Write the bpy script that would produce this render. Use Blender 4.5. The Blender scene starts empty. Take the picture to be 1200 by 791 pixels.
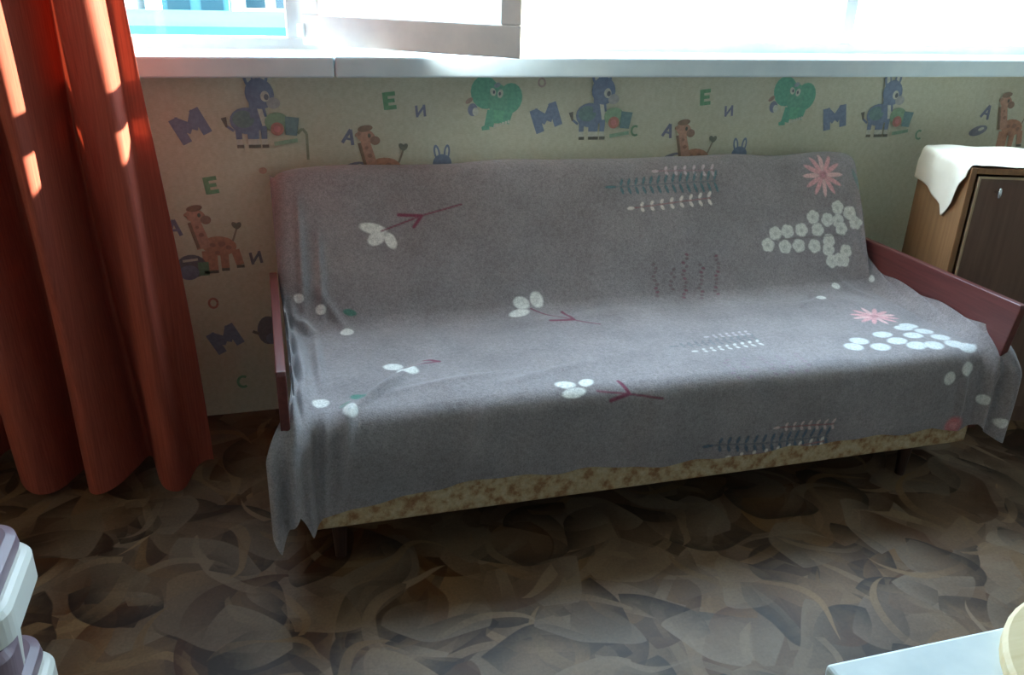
import bpy, bmesh, math, random
import numpy as np
from mathutils import Vector, Matrix

random.seed(7)
rng = np.random.default_rng(7)
scene = bpy.context.scene
col = scene.collection

# ------------------------------------------------------------------ camera
CAM = Vector((-0.033, -2.676, 1.406))
YAW, PITCH, ROLL, FPX = 0.2896, -0.4098, 0.0335, 991.7
fw = Vector((math.sin(YAW) * math.cos(PITCH), math.cos(YAW) * math.cos(PITCH), math.sin(PITCH)))
rt = Vector((math.cos(YAW), -math.sin(YAW), 0))
up = rt.cross(fw)
r2 = rt * math.cos(ROLL) + up * math.sin(ROLL)
u2 = up * math.cos(ROLL) - rt * math.sin(ROLL)
cd = bpy.data.cameras.new('camera')
cd.sensor_width = 36.0
cd.lens = FPX * 36.0 / 1200.0
cd.clip_start = 0.02
cd.clip_end = 500
cam = bpy.data.objects.new('camera', cd)
m = Matrix((r2, u2, -fw)).transposed().to_4x4()
m.translation = CAM
cam.matrix_world = m
col.objects.link(cam)
scene.camera = cam

# ------------------------------------------------------------------ world, sun, exposure
world = bpy.data.worlds.new('sky')
scene.world = world
world.use_nodes = True
bg = world.node_tree.nodes['Background']
bg.inputs['Color'].default_value = (0.60, 0.81, 1.0, 1)
bg.inputs['Strength'].default_value = 10.0

sun_d = bpy.data.lights.new('sun', 'SUN')
sun_d.energy = 30.0
sun_d.angle = math.radians(0.6)
sun_d.color = (1.0, 0.82, 0.60)
sun = bpy.data.objects.new('sun', sun_d)
SUN_DIR = Vector((-1.0, -0.25, -0.185)).normalized()
sun.rotation_euler = SUN_DIR.to_track_quat('-Z', 'Y').to_euler()
sun.location = (6, 3, 4)
col.objects.link(sun)

portal_d = bpy.data.lights.new('window_portal', 'AREA')
portal_d.shape = 'RECTANGLE'
portal_d.size, portal_d.size_y = 3.75, 1.45
portal_d.cycles.is_portal = True
portal = bpy.data.objects.new('window_portal', portal_d)
portal.location = (1.40, 0.13, 1.83)
portal.rotation_euler = (math.radians(-90), 0, 0)   # faces into the room
col.objects.link(portal)

vs = scene.view_settings
vs.view_transform = 'Standard'
vs.look = 'None'
vs.exposure = 0.74
vs.gamma = 1.0
vs.use_curve_mapping = False
scene.cycles.max_bounces = 10
scene.cycles.diffuse_bounces = 6
scene.cycles.transparent_max_bounces = 12
scene.cycles.sample_clamp_indirect = 8.0
scene.cycles.caustics_reflective = False
scene.cycles.caustics_refractive = False

# ------------------------------------------------------------------ helpers
def S(r, g, b):
    """sRGB 0-255 -> linear"""
    f = lambda c: (c / 255 / 12.92) if c / 255 <= 0.04045 else ((c / 255 + 0.055) / 1.055) ** 2.4
    return (f(r), f(g), f(b), 1.0)


class NT:
    def __init__(self, name):
        self.m = bpy.data.materials.new(name)
        self.m.use_nodes = True
        self.t = self.m.node_tree
        self.p = self.t.nodes['Principled BSDF']
        self.out = self.t.nodes['Material Output']

    def n(self, typ, **kw):
        nd = self.t.nodes.new(typ)
        for k, v in kw.items():
            setattr(nd, k, v)
        return nd

    def l(self, a, b):
        self.t.links.new(a, b)

    def val(self, sock, v):
        if hasattr(v, 'is_output') or isinstance(v, bpy.types.NodeSocket):
            self.l(v, sock)
        else:
            sock.default_value = v

    def math(self, op, a, b=0.0, c=None, clamp=False):
        nd = self.n('ShaderNodeMath', operation=op)
        nd.use_clamp = clamp
        self.val(nd.inputs[0], a)
        self.val(nd.inputs[1], b)
        if c is not None:
            self.val(nd.inputs[2], c)
        return nd.outputs[0]

    def mix(self, fac, a, b, blend='MIX'):
        nd = self.n('ShaderNodeMix', data_type='RGBA', blend_type=blend)
        self.val(nd.inputs[0], fac)
        self.val(nd.inputs[6], a)
        self.val(nd.inputs[7], b)
        return nd.outputs[2]

    def coord(self, which='Object', scale=None):
        tc = self.n('ShaderNodeTexCoord')
        o = tc.outputs[which]
        if scale is not None:
            mp = self.n('ShaderNodeMapping')
            mp.inputs['Scale'].default_value = scale
            self.l(o, mp.inputs['Vector'])
            o = mp.outputs[0]
        return o

    def noise(self, vec, scale, detail=4, rough=0.55):
        nd = self.n('ShaderNodeTexNoise')
        self.l(vec, nd.inputs['Vector'])
        nd.inputs['Scale'].default_value = scale
        nd.inputs['Detail'].default_value = detail
        nd.inputs['Roughness'].default_value = rough
        return nd.outputs['Fac']

    def ramp(self, fac, stops):
        nd = self.n('ShaderNodeValToRGB')
        el = nd.color_ramp.elements
        while len(el) > len(stops):
            el.remove(el[-1])
        while len(el) < len(stops):
            el.new(1.0)
        for e, (p, c) in zip(el, stops):
            e.position = p
            e.color = c
        self.l(fac, nd.inputs[0])
        return nd.outputs[0]

    def bump(self, h, strength=0.3, dist=0.01):
        nd = self.n('ShaderNodeBump')
        nd.inputs['Strength'].default_value = strength
        nd.inputs['Distance'].default_value = dist
        self.l(h, nd.inputs['Height'])
        self.l(nd.outputs[0], self.p.inputs['Normal'])

    def set(self, color=None, rough=None, spec=None, metal=None):
        if color is not None:
            self.val(self.p.inputs['Base Color'], color)
        if rough is not None:
            self.val(self.p.inputs['Roughness'], rough)
        if spec is not None:
            self.p.inputs['Specular IOR Level'].default_value = spec
        if metal is not None:
            self.p.inputs['Metallic'].default_value = metal
        return self.m


def plain(name, c1, c2, scale=6, rough=0.6, spec=0.3, stretch=(1, 1, 1), bump=0.0, detail=5):
    t = NT(name)
    v = t.coord('Object', stretch)
    f = t.noise(v, scale, detail)
    t.set(t.ramp(f, [(0.3, c1), (0.7, c2)]), rough, spec)
    if bump:
        t.bump(f, bump, 0.004)
    return t.m


def link(o, parent=None, **props):
    col.objects.link(o)
    if parent is not None:
        o.parent = parent
    for k, v in props.items():
        o[k] = v
    return o


def empty(name, loc=(0, 0, 0), rz=0.0, **props):
    o = bpy.data.objects.new(name, None)
    o.location = loc
    o.rotation_euler = (0, 0, rz)
    o.empty_display_size = 0.05
    return link(o, None, **props)


def mesh(name, verts, faces, mat, parent=None, smooth=False, **props):
    me = bpy.data.meshes.new(name)
    me.from_pydata([tuple(v) for v in verts], [], faces)
    me.validate()
    if smooth:
        me.polygons.foreach_set('use_smooth', [True] * len(me.polygons))
    if mat is not None:
        me.materials.append(mat)
    o = bpy.data.objects.new(name, me)
    return link(o, parent, **props)


def bm_obj(name, bm, mat, parent=None, smooth=False, **props):
    bmesh.ops.recalc_face_normals(bm, faces=bm.faces)
    me = bpy.data.meshes.new(name)
    bm.to_mesh(me)
    bm.free()
    if smooth:
        me.polygons.foreach_set('use_smooth', [True] * len(me.polygons))
    me.materials.append(mat)
    o = bpy.data.objects.new(name, me)
    return link(o, parent, **props)


def box(name, lo, hi, mat, parent=None, bevel=0.0, seg=2, smooth=False, **props):
    bm = bmesh.new()
    bmesh.ops.create_cube(bm, size=1.0)
    lo, hi = Vector(lo), Vector(hi)
    for v in bm.verts:
        v.co = Vector([(lo[i] + hi[i]) / 2 + v.co[i] * (hi[i] - lo[i]) for i in range(3)])
    if bevel:
        bmesh.ops.bevel(bm, geom=bm.edges[:], offset=bevel, segments=seg, affect='EDGES', profile=0.5)
    return bm_obj(name, bm, mat, parent, smooth, **props)


def prism(name, poly, axis, a, b, mat, parent=None, bevel=0.0, seg=2, **props):
    """extrude a 2-D polygon along an axis: axis 0 -> poly is (y,z), 1 -> (x,z), 2 -> (x,y)"""
    def p3(p, t):
        if axis == 0:
            return (t, p[0], p[1])
        if axis == 1:
            return (p[0], t, p[1])
        return (p[0], p[1], t)
    bm = bmesh.new()
    va = [bm.verts.new(p3(p, a)) for p in poly]
    vb = [bm.verts.new(p3(p, b)) for p in poly]
    n = len(poly)
    bm.faces.new(va[::-1])
    bm.faces.new(vb)
    for i in range(n):
        bm.faces.new((va[i], va[(i + 1) % n], vb[(i + 1) % n], vb[i]))
    bmesh.ops.recalc_face_normals(bm, faces=bm.faces)
    if bevel:
        bmesh.ops.bevel(bm, geom=bm.edges[:], offset=bevel, segments=seg, affect='EDGES', profile=0.5)
    return bm_obj(name, bm, mat, parent, False, **props)


def cone(name, p0, p1, r0, r1, mat, parent=None, seg=14, **props):
    p0, p1 = Vector(p0), Vector(p1)
    d = (p1 - p0)
    q = d.to_track_quat('Z', 'Y')
    bm = bmesh.new()
    ra, rb = [], []
    for i in range(seg):
        a = 2 * math.pi * i / seg
        e = Vector((math.cos(a), math.sin(a), 0))
        ra.append(bm.verts.new(p0 + q @ (e * r0)))
        rb.append(bm.verts.new(p1 + q @ (e * r1)))
    bm.faces.new(ra[::-1])
    bm.faces.new(rb)
    for i in range(seg):
        bm.faces.new((ra[i], ra[(i + 1) % seg], rb[(i + 1) % seg], rb[i]))
    return bm_obj(name, bm, mat, parent, False, **props)


def sstep(a, b, x):
    t = np.clip((x - a) / (b - a), 0, 1)
    return t * t * (3 - 2 * t)


def grid_mesh(name, P, mat, parent=None, rgba=None, thickness=0.0, **props):
    """P: (nu,nv,3) array -> smooth quad grid, optional point colours"""
    nu, nv = P.shape[:2]
    idx = np.arange(nu * nv).reshape(nu, nv)
    q = np.stack([idx[:-1, :-1], idx[1:, :-1], idx[1:, 1:], idx[:-1, 1:]], -1).reshape(-1, 4)
    me = bpy.data.meshes.new(name)
    me.vertices.add(nu * nv)
    me.vertices.foreach_set('co', P.reshape(-1).astype(np.float32))
    me.loops.add(q.size)
    me.polygons.add(len(q))
    me.polygons.foreach_set('loop_start', np.arange(0, q.size, 4, dtype=np.int32))
    me.loops.foreach_set('vertex_index', q.reshape(-1).astype(np.int32))
    me.update(calc_edges=True)
    me.polygons.foreach_set('use_smooth', np.ones(len(q), dtype=bool))
    if rgba is not None:
        at = me.color_attributes.new('print', 'FLOAT_COLOR', 'POINT')
        at.data.foreach_set('color', rgba.reshape(-1).astype(np.float32))
    me.materials.append(mat)
    o = bpy.data.objects.new(name, me)
    link(o, parent, **props)
    if thickness:
        md = o.modifiers.new('thickness', 'SOLIDIFY')
        md.thickness = thickness
        md.offset = -1
    return o


# ------------------------------------------------------------------ materials
def mat_wallpaper():
    t = NT('wallpaper')
    v = t.coord('Object')
    f1 = t.noise(v, 3.0, 5)
    f2 = t.noise(t.coord('Object', (30, 1, 120)), 3.0, 3)
    f3 = t.noise(v, 60, 3)
    c = t.ramp(f1, [(0.3, S(214, 209, 180)), (0.7, S(228, 224, 200))])
    c = t.mix(0.35, c, t.ramp(f2, [(0.35, S(202, 199, 176)), (0.65, S(232, 230, 214))]))
    c = t.mix(0.15, c, t.ramp(f3, [(0.4, S(190, 186, 158)), (0.6, S(234, 232, 218))]))
    t.set(c, 0.8, 0.15)
    t.bump(f2, 0.15, 0.002)
    return t.m


def mat_print():
    t = NT('wallpaper_print')
    a = t.n('ShaderNodeVertexColor', layer_name='print')
    f = t.noise(t.coord('Object'), 90, 3)
    c = t.mix(0.35, a.outputs['Color'], t.mix(1.0, a.outputs['Color'], t.ramp(f, [(0.35, (0.7, 0.7, 0.7, 1)), (0.65, (1.25, 1.25, 1.2, 1))]), 'MULTIPLY'))
    return t.set(c, 0.8, 0.15)


def mat_floor():
    t = NT('linoleum')
    base = t.coord('Object')
    # gentle warp so that the printed petals have curved outlines
    nz = t.n('ShaderNodeTexNoise')
    nz.inputs['Scale'].default_value = 3.5
    nz.inputs['Detail'].default_value = 1
    t.l(base, nz.inputs['Vector'])
    sub = t.n('ShaderNodeVectorMath', operation='SUBTRACT')
    t.l(nz.outputs['Color'], sub.inputs[0])
    sub.inputs[1].default_value = (0.5, 0.5, 0.5)
    scl = t.n('ShaderNodeVectorMath', operation='SCALE')
    t.l(sub.outputs[0], scl.inputs[0])
    scl.inputs['Scale'].default_value = 0.16
    add = t.n('ShaderNodeVectorMath', operation='ADD')
    t.l(base, add.inputs[0])
    t.l(scl.outputs[0], add.inputs[1])
    warped = add.outputs[0]
    c = t.ramp(t.noise(base, 5, 3), [(0.3, S(118, 96, 78)), (0.7, S(142, 120, 100))])
    cols = [(S(172, 150, 126), S(92, 70, 54)), (S(158, 134, 110), S(84, 62, 46)), (S(176, 158, 136), S(94, 76, 60)),
            (S(146, 112, 80), S(78, 54, 38)), (S(168, 152, 134), S(96, 76, 60)), (S(166, 140, 110), S(74, 55, 42)),
            (S(156, 132, 106), S(70, 52, 40)), (S(160, 134, 104), S(90, 70, 52)), (S(178, 158, 132), S(84, 64, 50)),
            (S(160, 132, 100), S(104, 70, 44)), (S(150, 128, 108), S(84, 64, 50)), (S(168, 146, 120), S(84, 64, 50)),
            (S(160, 132, 100), S(62, 46, 36)), (S(162, 146, 128), S(84, 64, 50)), (S(168, 146, 120), S(84, 64, 50))]
    for k, (lt, dk) in enumerate(cols):
        mp = t.n('ShaderNodeMapping')
        mp.inputs['Location'].default_value = (3.17 * k + 0.4, 1.91 * k + 0.7, 0)
        mp.inputs['Rotation'].default_value = (0, 0, 0.7 * k)
        t.l(warped, mp.inputs['Vector'])
        vo = t.n('ShaderNodeTexVoronoi', voronoi_dimensions='2D', feature='F1')
        sc = [2.6, 3.0, 3.3, 3.4, 3.5, 4.2, 4.0, 4.2, 4.6, 4.4, 3.7, 3.8, 5.2, 4.9, 5.0][k]
        sc *= 0.82
        vo.inputs['Scale'].default_value = sc
        vo.inputs['Randomness'].default_value = 0.9
        t.l(mp.outputs[0], vo.inputs['Vector'])
        loc = t.n('ShaderNodeVectorMath', operation='SUBTRACT')
        t.l(mp.outputs[0], loc.inputs[0])
        t.l(vo.outputs['Position'], loc.inputs[1])
        sp = t.n('ShaderNodeSeparateColor')
        t.l(vo.outputs['Color'], sp.inputs[0])
        ro = t.n('ShaderNodeVectorRotate', rotation_type='Z_AXIS')
        t.l(loc.outputs[0], ro.inputs['Vector'])
        t.l(t.math('MULTIPLY', sp.outputs[0], 6.283), ro.inputs['Angle'])
        xyz = t.n('ShaderNodeSeparateXYZ')
        t.l(ro.outputs[0], xyz.inputs[0])
        x, y = xyz.outputs[0], xyz.outputs[1]
        kind = k % 3
        x2 = t.math('MULTIPLY', x, x)
        def circ(cy, R):
            d = t.math('ADD', y, -cy / sc)
            return t.math('SUBTRACT', R / sc, t.math('SQRT', t.math('ADD', x2, t.math('MULTIPLY', d, d))))
        soft = 0.003
        nzf = t.math('MULTIPLY', t.math('SUBTRACT', t.noise(base, 45, 4), 0.5), 0.6)
        if kind == 0:       # broad leaf, airbrushed dark from its sharp edge
            a, b = circ(-0.36, 0.66), circ(0.36, 0.66)
            fall = t.math('ADD', t.math('SUBTRACT', 1.0, t.math('MULTIPLY', a, sc * 2.6)), nzf, clamp=True)
            tone = dk
        elif kind == 1:     # petal: a shallow and a deep arc, pale from its sharp edge
            a, b = circ(-0.10, 0.46), circ(0.60, 0.85)
            fall = t.math('ADD', t.math('SUBTRACT', 1.0, t.math('MULTIPLY', b, sc * 1.8)), nzf, clamp=True)
            tone = lt
        else:               # ribbon: a thin pale crescent fading to one end
            a, b = circ(-0.20, 0.62), t.math('MULTIPLY', circ(-0.36, 0.66), -1.0)
            fall = t.math('ADD', t.math('MULTIPLY_ADD', x, sc * 1.2, 0.6), nzf, clamp=True)
            tone = lt
        mask = t.math('MULTIPLY', t.math('DIVIDE', a, soft, clamp=True), t.math('DIVIDE', b, soft, clamp=True))
        rgbn = t.n('ShaderNodeRGB')
        rgbn.outputs[0].default_value = tone
        hs = t.n('ShaderNodeHueSaturation')
        t.l(rgbn.outputs[0], hs.inputs['Color'])
        t.l(t.math('MULTIPLY_ADD', sp.outputs[1], 0.4, 0.78), hs.inputs['Value'])
        t.l(t.math('MULTIPLY_ADD', sp.outputs[2], 0.5, 0.75), hs.inputs['Saturation'])
        c = t.mix(t.math('MULTIPLY', t.math('MULTIPLY', mask, fall), 0.9), c, hs.outputs[0])
    fine = t.noise(base, 140, 3)
    c = t.mix(0.22, c, t.mix(1.0, c, t.ramp(fine, [(0.3, (0.45, 0.45, 0.45, 1)), (0.7, (1.5, 1.5, 1.5, 1))]), 'MULTIPLY'))
    c = t.mix(1.0, c, (0.44, 0.368, 0.315, 1), 'MULTIPLY')
    t.set(c, 0.5, 0.3)
    t.bump(fine, 0.08, 0.002)
    return t.m


def mat_blanket():
    t = NT('blanket_knit')
    a = t.n('ShaderNodeVertexColor', layer_name='print')
    v = t.coord('Object')
    f = t.noise(v, 7, 4)
    g = t.noise(v, 260, 2)
    g2 = t.noise(v, 90, 3)
    c = t.ramp(f, [(0.3, S(140, 132, 134)), (0.7, S(158, 149, 151))])
    c = t.mix(a.outputs['Alpha'], c, a.outputs['Color'])
    sp = t.math('ADD', t.math('MULTIPLY', g, 0.6), t.math('MULTIPLY', g2, 0.4))
    c = t.mix(0.5, c, t.mix(1.0, c, t.ramp(sp, [(0.36, (0.55, 0.55, 0.55, 1)), (0.64, (1.4, 1.4, 1.4, 1))]), 'MULTIPLY'))
    t.set(c, 0.95, 0.1)
    t.p.inputs['Sheen Weight'].default_value = 0.25
    t.p.inputs['Sheen Roughness'].default_value = 0.5
    t.bump(sp, 0.5, 0.004)
    return t.m


def mat_curtain():
    t = NT('curtain_fabric')
    v = t.coord('Object', (90, 90, 3))
    f = t.noise(v, 2.5, 4)
    c = t.ramp(f, [(0.3, S(142, 66, 54)), (0.7, S(170, 84, 66))])
    t.set(c, 0.75, 0.25)
    t.bump(f, 0.12, 0.002)
    tr = t.n('ShaderNodeBsdfTranslucent')
    t.l(t.mix(1.0, c, (1.0, 0.55, 0.40, 1), 'MULTIPLY'), tr.inputs['Color'])
    mx = t.n('ShaderNodeMixShader')
    mx.inputs[0].default_value = 0.10
    t.l(t.p.outputs[0], mx.inputs[1])
    t.l(tr.outputs[0], mx.inputs[2])
    t.l(mx.outputs[0], t.out.inputs['Surface'])
    return t.m


def mat_upholstery():
    t = NT('beige_floral_upholstery')
    v = t.coord('Object')
    f = t.noise(v, 30, 5, 0.65)
    g = t.noise(v, 150, 2)
    c = t.ramp(f, [(0.36, S(204, 184, 152)), (0.50, S(192, 166, 130)), (0.60, S(164, 126, 92)), (0.72, S(144, 102, 72))])
    c = t.mix(0.3, c, t.mix(1.0, c, t.ramp(g, [(0.3, (0.6, 0.6, 0.6, 1)), (0.7, (1.3, 1.3, 1.3, 1))]), 'MULTIPLY'))
    t.set(c, 0.9, 0.1)
    t.bump(g, 0.3, 0.002)
    return t.m


def mat_glass():
    t = NT('window_glass')
    tr = t.n('ShaderNodeBsdfTransparent')
    tr.inputs[0].default_value = (0.94, 0.97, 0.97, 1)
    gl = t.n('ShaderNodeBsdfGlossy')
    gl.inputs['Roughness'].default_value = 0.02
    mx = t.n('ShaderNodeMixShader')
    mx.inputs[0].default_value = 0.05
    t.l(tr.outputs[0], mx.inputs[1])
    t.l(gl.outputs[0], mx.inputs[2])
    t.l(mx.outputs[0], t.out.inputs['Surface'])
    return t.m


def wood(name, c1, c2, rough=0.4, stretch=(18, 18, 1.2), spec=0.4):
    t = NT(name)
    v = t.coord('Object', stretch)
    f = t.noise(v, 3.2, 6, 0.6)
    c = t.ramp(f, [(0.3, c1), (0.7, c2)])
    t.set(c, rough, spec)
    t.bump(f, 0.06, 0.002)
    return t.m


M_WP = mat_wallpaper()
M_PRINT = mat_print()
M_FLOOR = mat_floor()
M_BLANKET = mat_blanket()
M_CURTAIN = mat_curtain()
M_UPH = mat_upholstery()
M_GLASS = mat_glass()
M_PLASTER = plain('grey_beige_wall_paper', S(176, 172, 164), S(188, 184, 176), 3, 0.85, 0.1)
M_CEIL = plain('ceiling_whitewash', S(196, 192, 184), S(208, 204, 196), 3, 0.9, 0.1)
M_SILL = plain('sill_white_paint', S(208, 222, 228), S(222, 234, 238), 9, 0.45, 0.35)
M_FRAME = plain('frame_white_paint', S(222, 228, 230), S(238, 241, 241), 12, 0.4, 0.4)
M_ARM = wood('red_brown_lacquer', S(88, 44, 44), S(112, 60, 56), 0.32, (26, 1.2, 26), 0.5)
M_LEG = plain('dark_leg_wood', S(52, 34, 28), S(70, 46, 36), 14, 0.5, 0.3)
M_CABSIDE = wood('light_brown_veneer', S(132, 96, 66), S(160, 120, 84), 0.45, (14, 14, 1.0))
M_CABDOOR = wood('dark_brown_veneer', S(110, 84, 72), S(128, 100, 86), 0.4, (16, 16, 1.0))
M_CABEDGE = plain('beige_edge_band', S(178, 156, 126), S(196, 176, 146), 10, 0.5, 0.3)
M_METAL = NT('nickel_metal').set((0.75, 0.75, 0.74, 1), 0.25, 0.5, 1.0)
M_CLOTH = plain('cream_cloth', S(222, 210, 190), S(238, 228, 212), 5, 0.85, 0.1, bump=0.15)
M_TABLE = plain('worn_white_table_paint', S(206, 216, 218), S(226, 233, 233), 16, 0.4, 0.35)
M_BOARD = wood('pale_yellow_wood', S(224, 198, 148), S(236, 214, 170), 0.5, (2, 24, 24))
M_PWHITE = plain('white_plastic', S(214, 212, 204), S(226, 224, 217), 5, 0.35, 0.4)
M_PMAUVE = plain('mauve_plastic', S(122, 104, 114), S(138, 118, 128), 5, 0.35, 0.4)
M_CONC = plain('pale_facade', S(206, 204, 198), S(222, 221, 216), 0.2, 0.9, 0.1)
M_CONC2 = plain('slate_blue_facade', S(52, 88, 98), S(64, 102, 112), 0.2, 0.9, 0.1)
M_PANE = NT('far_window_pane').set((0.015, 0.045, 0.06, 1), 0.15, 0.5)
M_ROOF = plain('roof_felt', S(54, 88, 96), S(62, 98, 106), 0.3, 0.9, 0.1)
M_GROUND = plain('far_ground', S(128, 132, 122), S(150, 150, 140), 0.05, 0.95, 0.05)

# ------------------------------------------------------------------ the room
X0, X1, Y0, Y1, ZC = -1.75, 3.40, -3.9, 0.0, 2.7
WT = 0.12                                          # thin outer wall under the ribbon of windows
WX0, WX1, WZ0, WZ1 = -0.45, 3.25, 1.110, 2.55      # window opening
box('floor', (X0, Y0, -0.05), (X1, 0.0, 0.0), M_FLOOR, kind='structure')
box('ceiling', (X0, Y0, ZC), (X1, WT, ZC + 0.05), M_CEIL, kind='structure')
box('wall_left', (X0 - 0.1, Y0, 0), (X0, WT, ZC), M_PLASTER, kind='structure')
box('wall_right', (X1, Y0, 0), (X1 + 0.1, WT, ZC), M_PLASTER, kind='structure')
box('wall_rear', (X0, Y0 - 0.1, 0), (X1, Y0, ZC), M_PLASTER, kind='structure')

bm = bmesh.new()
for lo, hi in (((X0, 0, 0), (X1, WT, WZ0)), ((X0, 0, WZ0), (WX0, WT, ZC)), ((WX1, 0, WZ0), (X1, WT, ZC)), ((WX0, 0, WZ1), (WX1, WT, ZC))):
    r = bmesh.ops.create_cube(bm, size=1.0)
    for v in r['verts']:
        v.co = Vector([(lo[i] + hi[i]) / 2 + v.co[i] * (hi[i] - lo[i]) for i in range(3)])
wall_front = bm_obj('wall_front', bm, M_WP, kind='structure')

# --- window sill: the board has a joint where two lengths meet
sill = empty('trim_1', (0, 0, 1.11), kind='structure')
def sill_board(xa, xb, dz):
    o = box('sill_board', (xa, -0.148, 0.0), (xb, 0.045, 0.056 + dz), M_SILL, sill, 0.006, 2)
    return o
sill_board(-0.75, 0.172, 0.0)
sill_board(0.174, 3.39, 0.001)

# --- window
win = empty('window_1', (0, 0, 1.166), kind='structure')
FZ1 = WZ1 - 1.166
box('frame_rail', (WX0, 0.045, 0.0), (WX1, 0.105, 0.036), M_FRAME, win, 0.004)
box('frame_rail', (WX0, 0.045, FZ1 - 0.06), (WX1, 0.105, FZ1), M_FRAME, win, 0.004)
posts = [WX0, 0.055, 0.82, 1.95, WX1 - 0.05]
for x in posts:
    box('frame_post', (x, 0.045, 0.036), (x + 0.05, 0.105, FZ1 - 0.06), M_FRAME, win, 0.004)
for i in range(len(posts) - 1):
    a, b = posts[i] + 0.05, posts[i + 1]
    if i == 1:
        continue                     # the sash of this bay stands open
    box('pane', (a, 0.075, 0.036), (b, 0.079, FZ1 - 0.06), M_GLASS, win)

# the casement that stands open into the room
HX, HY = 0.110, 0.045
FX, FY = 0.665, -0.345
ang = math.atan2(FY - HY, FX - HX)
LS = math.hypot(FX - HX, FY - HY)
sash = empty('open_sash', (HX, HY, 0.018), ang)
sash.parent = win
SH = FZ1 - 0.09
def sbox(name, lo, hi, m=M_FRAME):
    # pieces of the sash are children of the window (thing > part) and turned with it
    o = box(name, lo, hi, m, sash, 0.004 if m is M_FRAME else 0.0)
    return o
sbox('sash_rail', (0.0, -0.022, 0.0), (LS, 0.022, 0.085))
sbox('sash_rail', (0.0, -0.022, SH - 0.07), (LS, 0.022, SH))
sbox('sash_stile', (0.0, -0.022, 0.085), (0.06, 0.022, SH - 0.07))
sbox('sash_stile', (LS - 0.06, -0.022, 0.085), (LS, 0.022, SH - 0.07))
sbox('sash_pane', (0.06, -0.003, 0.085), (LS - 0.06, 0.003, SH - 0.07), M_GLASS)
sbox('hinge', (-0.012, -0.030, 0.02), (0.012, -0.020, 0.06), M_FRAME)

# ------------------------------------------------------------------ wallpaper motifs (flat print)
BLUE, DBLUE, GREEN, TEAL = S(92, 124, 176), S(58, 74, 112), S(70, 168, 116), S(70, 190, 160)
PINK, RED, BRN, WHITE, BLACK, ORNG = S(206, 140, 120), S(190, 70, 70), S(130, 84, 66), S(226, 226, 214), S(40, 40, 42), S(200, 124, 96)


def ell(cx, cy, rx, ry, a=0.0, n=18):
    ca, sa = math.cos(a), math.sin(a)
    return [(cx + rx * math.cos(t) * ca - ry * math.sin(t) * sa, cy + rx * math.cos(t) * sa + ry * math.sin(t) * ca)
            for t in [2 * math.pi * i / n for i in range(n)]]


def bar(x0, y0, x1, y1, w0, w1=None):
    w1 = w0 if w1 is None else w1
    d = math.hypot(x1 - x0, y1 - y0) or 1
    nx, ny = -(y1 - y0) / d, (x1 - x0) / d
    return [(x0 + nx * w0 / 2, y0 + ny * w0 / 2), (x0 - nx * w0 / 2, y0 - ny * w0 / 2), (x1 - nx * w1 / 2, y1 - ny * w1 / 2), (x1 + nx * w1 / 2, y1 + ny * w1 / 2)]


def motif(name, x, z, shapes, scale=1.0, rot=0.0, fade=0.32):
    """shapes: (polygon, colour) in units of metres, painted in order on the wall paper"""
    verts, faces, cols = [], [], []
    ca, sa = math.cos(rot), math.sin(rot)
    for k, (poly, c) in enumerate(shapes):
        b = len(verts)
        for (px, py) in poly:
            px, py = px * scale, py * scale
            verts.append((x + px * ca - py * sa, -0.0008 - 0.00022 * k, z + px * sa + py * ca))
        faces.append(list(range(b, len(verts))))
        c = tuple(c[i] * (1 - fade) + S(214, 210, 190)[i] * fade for i in range(3)) + (1,)
        cols += [c] * len(poly)
    o = mesh(name, verts, faces, M_PRINT, wall_front)
    me = o.data
    at = me.color_attributes.new('print', 'FLOAT_COLOR', 'POINT')
    at.data.foreach_set('color', np.array(cols, dtype=np.float32).reshape(-1))
    return o


def letter(ch, c):
    w = 0.2
    L = {
        'M': [bar(-.42, -.5, -.42, .5, .36), bar(.42, -.5, .42, .5, .36), bar(-.46, .40, 0, -.12, .40), bar(.46, .40, 0, -.12, .40)],
        'E': [bar(-.26, -.5, -.26, .5, .30), bar(-.3, .39, .35, .39, .24), bar(-.3, 0, .28, 0, .22), bar(-.3, -.39, .35, -.39, .24)],
        'I': [bar(-.34, -.5, -.34, .5, .22), bar(.34, -.5, .34, .5, .22), bar(-.3, -.34, .3, .34, .2)],
        'A': [bar(-.36, -.5, 0, .5, .22), bar(.36, -.5, 0, .5, .22), bar(-.24, -.15, .24, -.15, .16)],
    }
    if ch in L:
        return [(p, c) for p in L[ch]]
    n = 16
    a0, a1 = (0.0, 2 * math.pi) if ch == 'O' else (0.9, 5.4)
    out = []
    for i in range(n):
        t0, t1 = a0 + (a1 - a0) * i / n, a0 + (a1 - a0) * (i + 1) / n
        out.append(([(.26 * math.cos(t0), .32 * math.sin(t0)), (.46 * math.cos(t0), .52 * math.sin(t0)), (.46 * math.cos(t1), .52 * math.sin(t1)), (.26 * math.cos(t1), .32 * math.sin(t1))], c))
    return out


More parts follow.
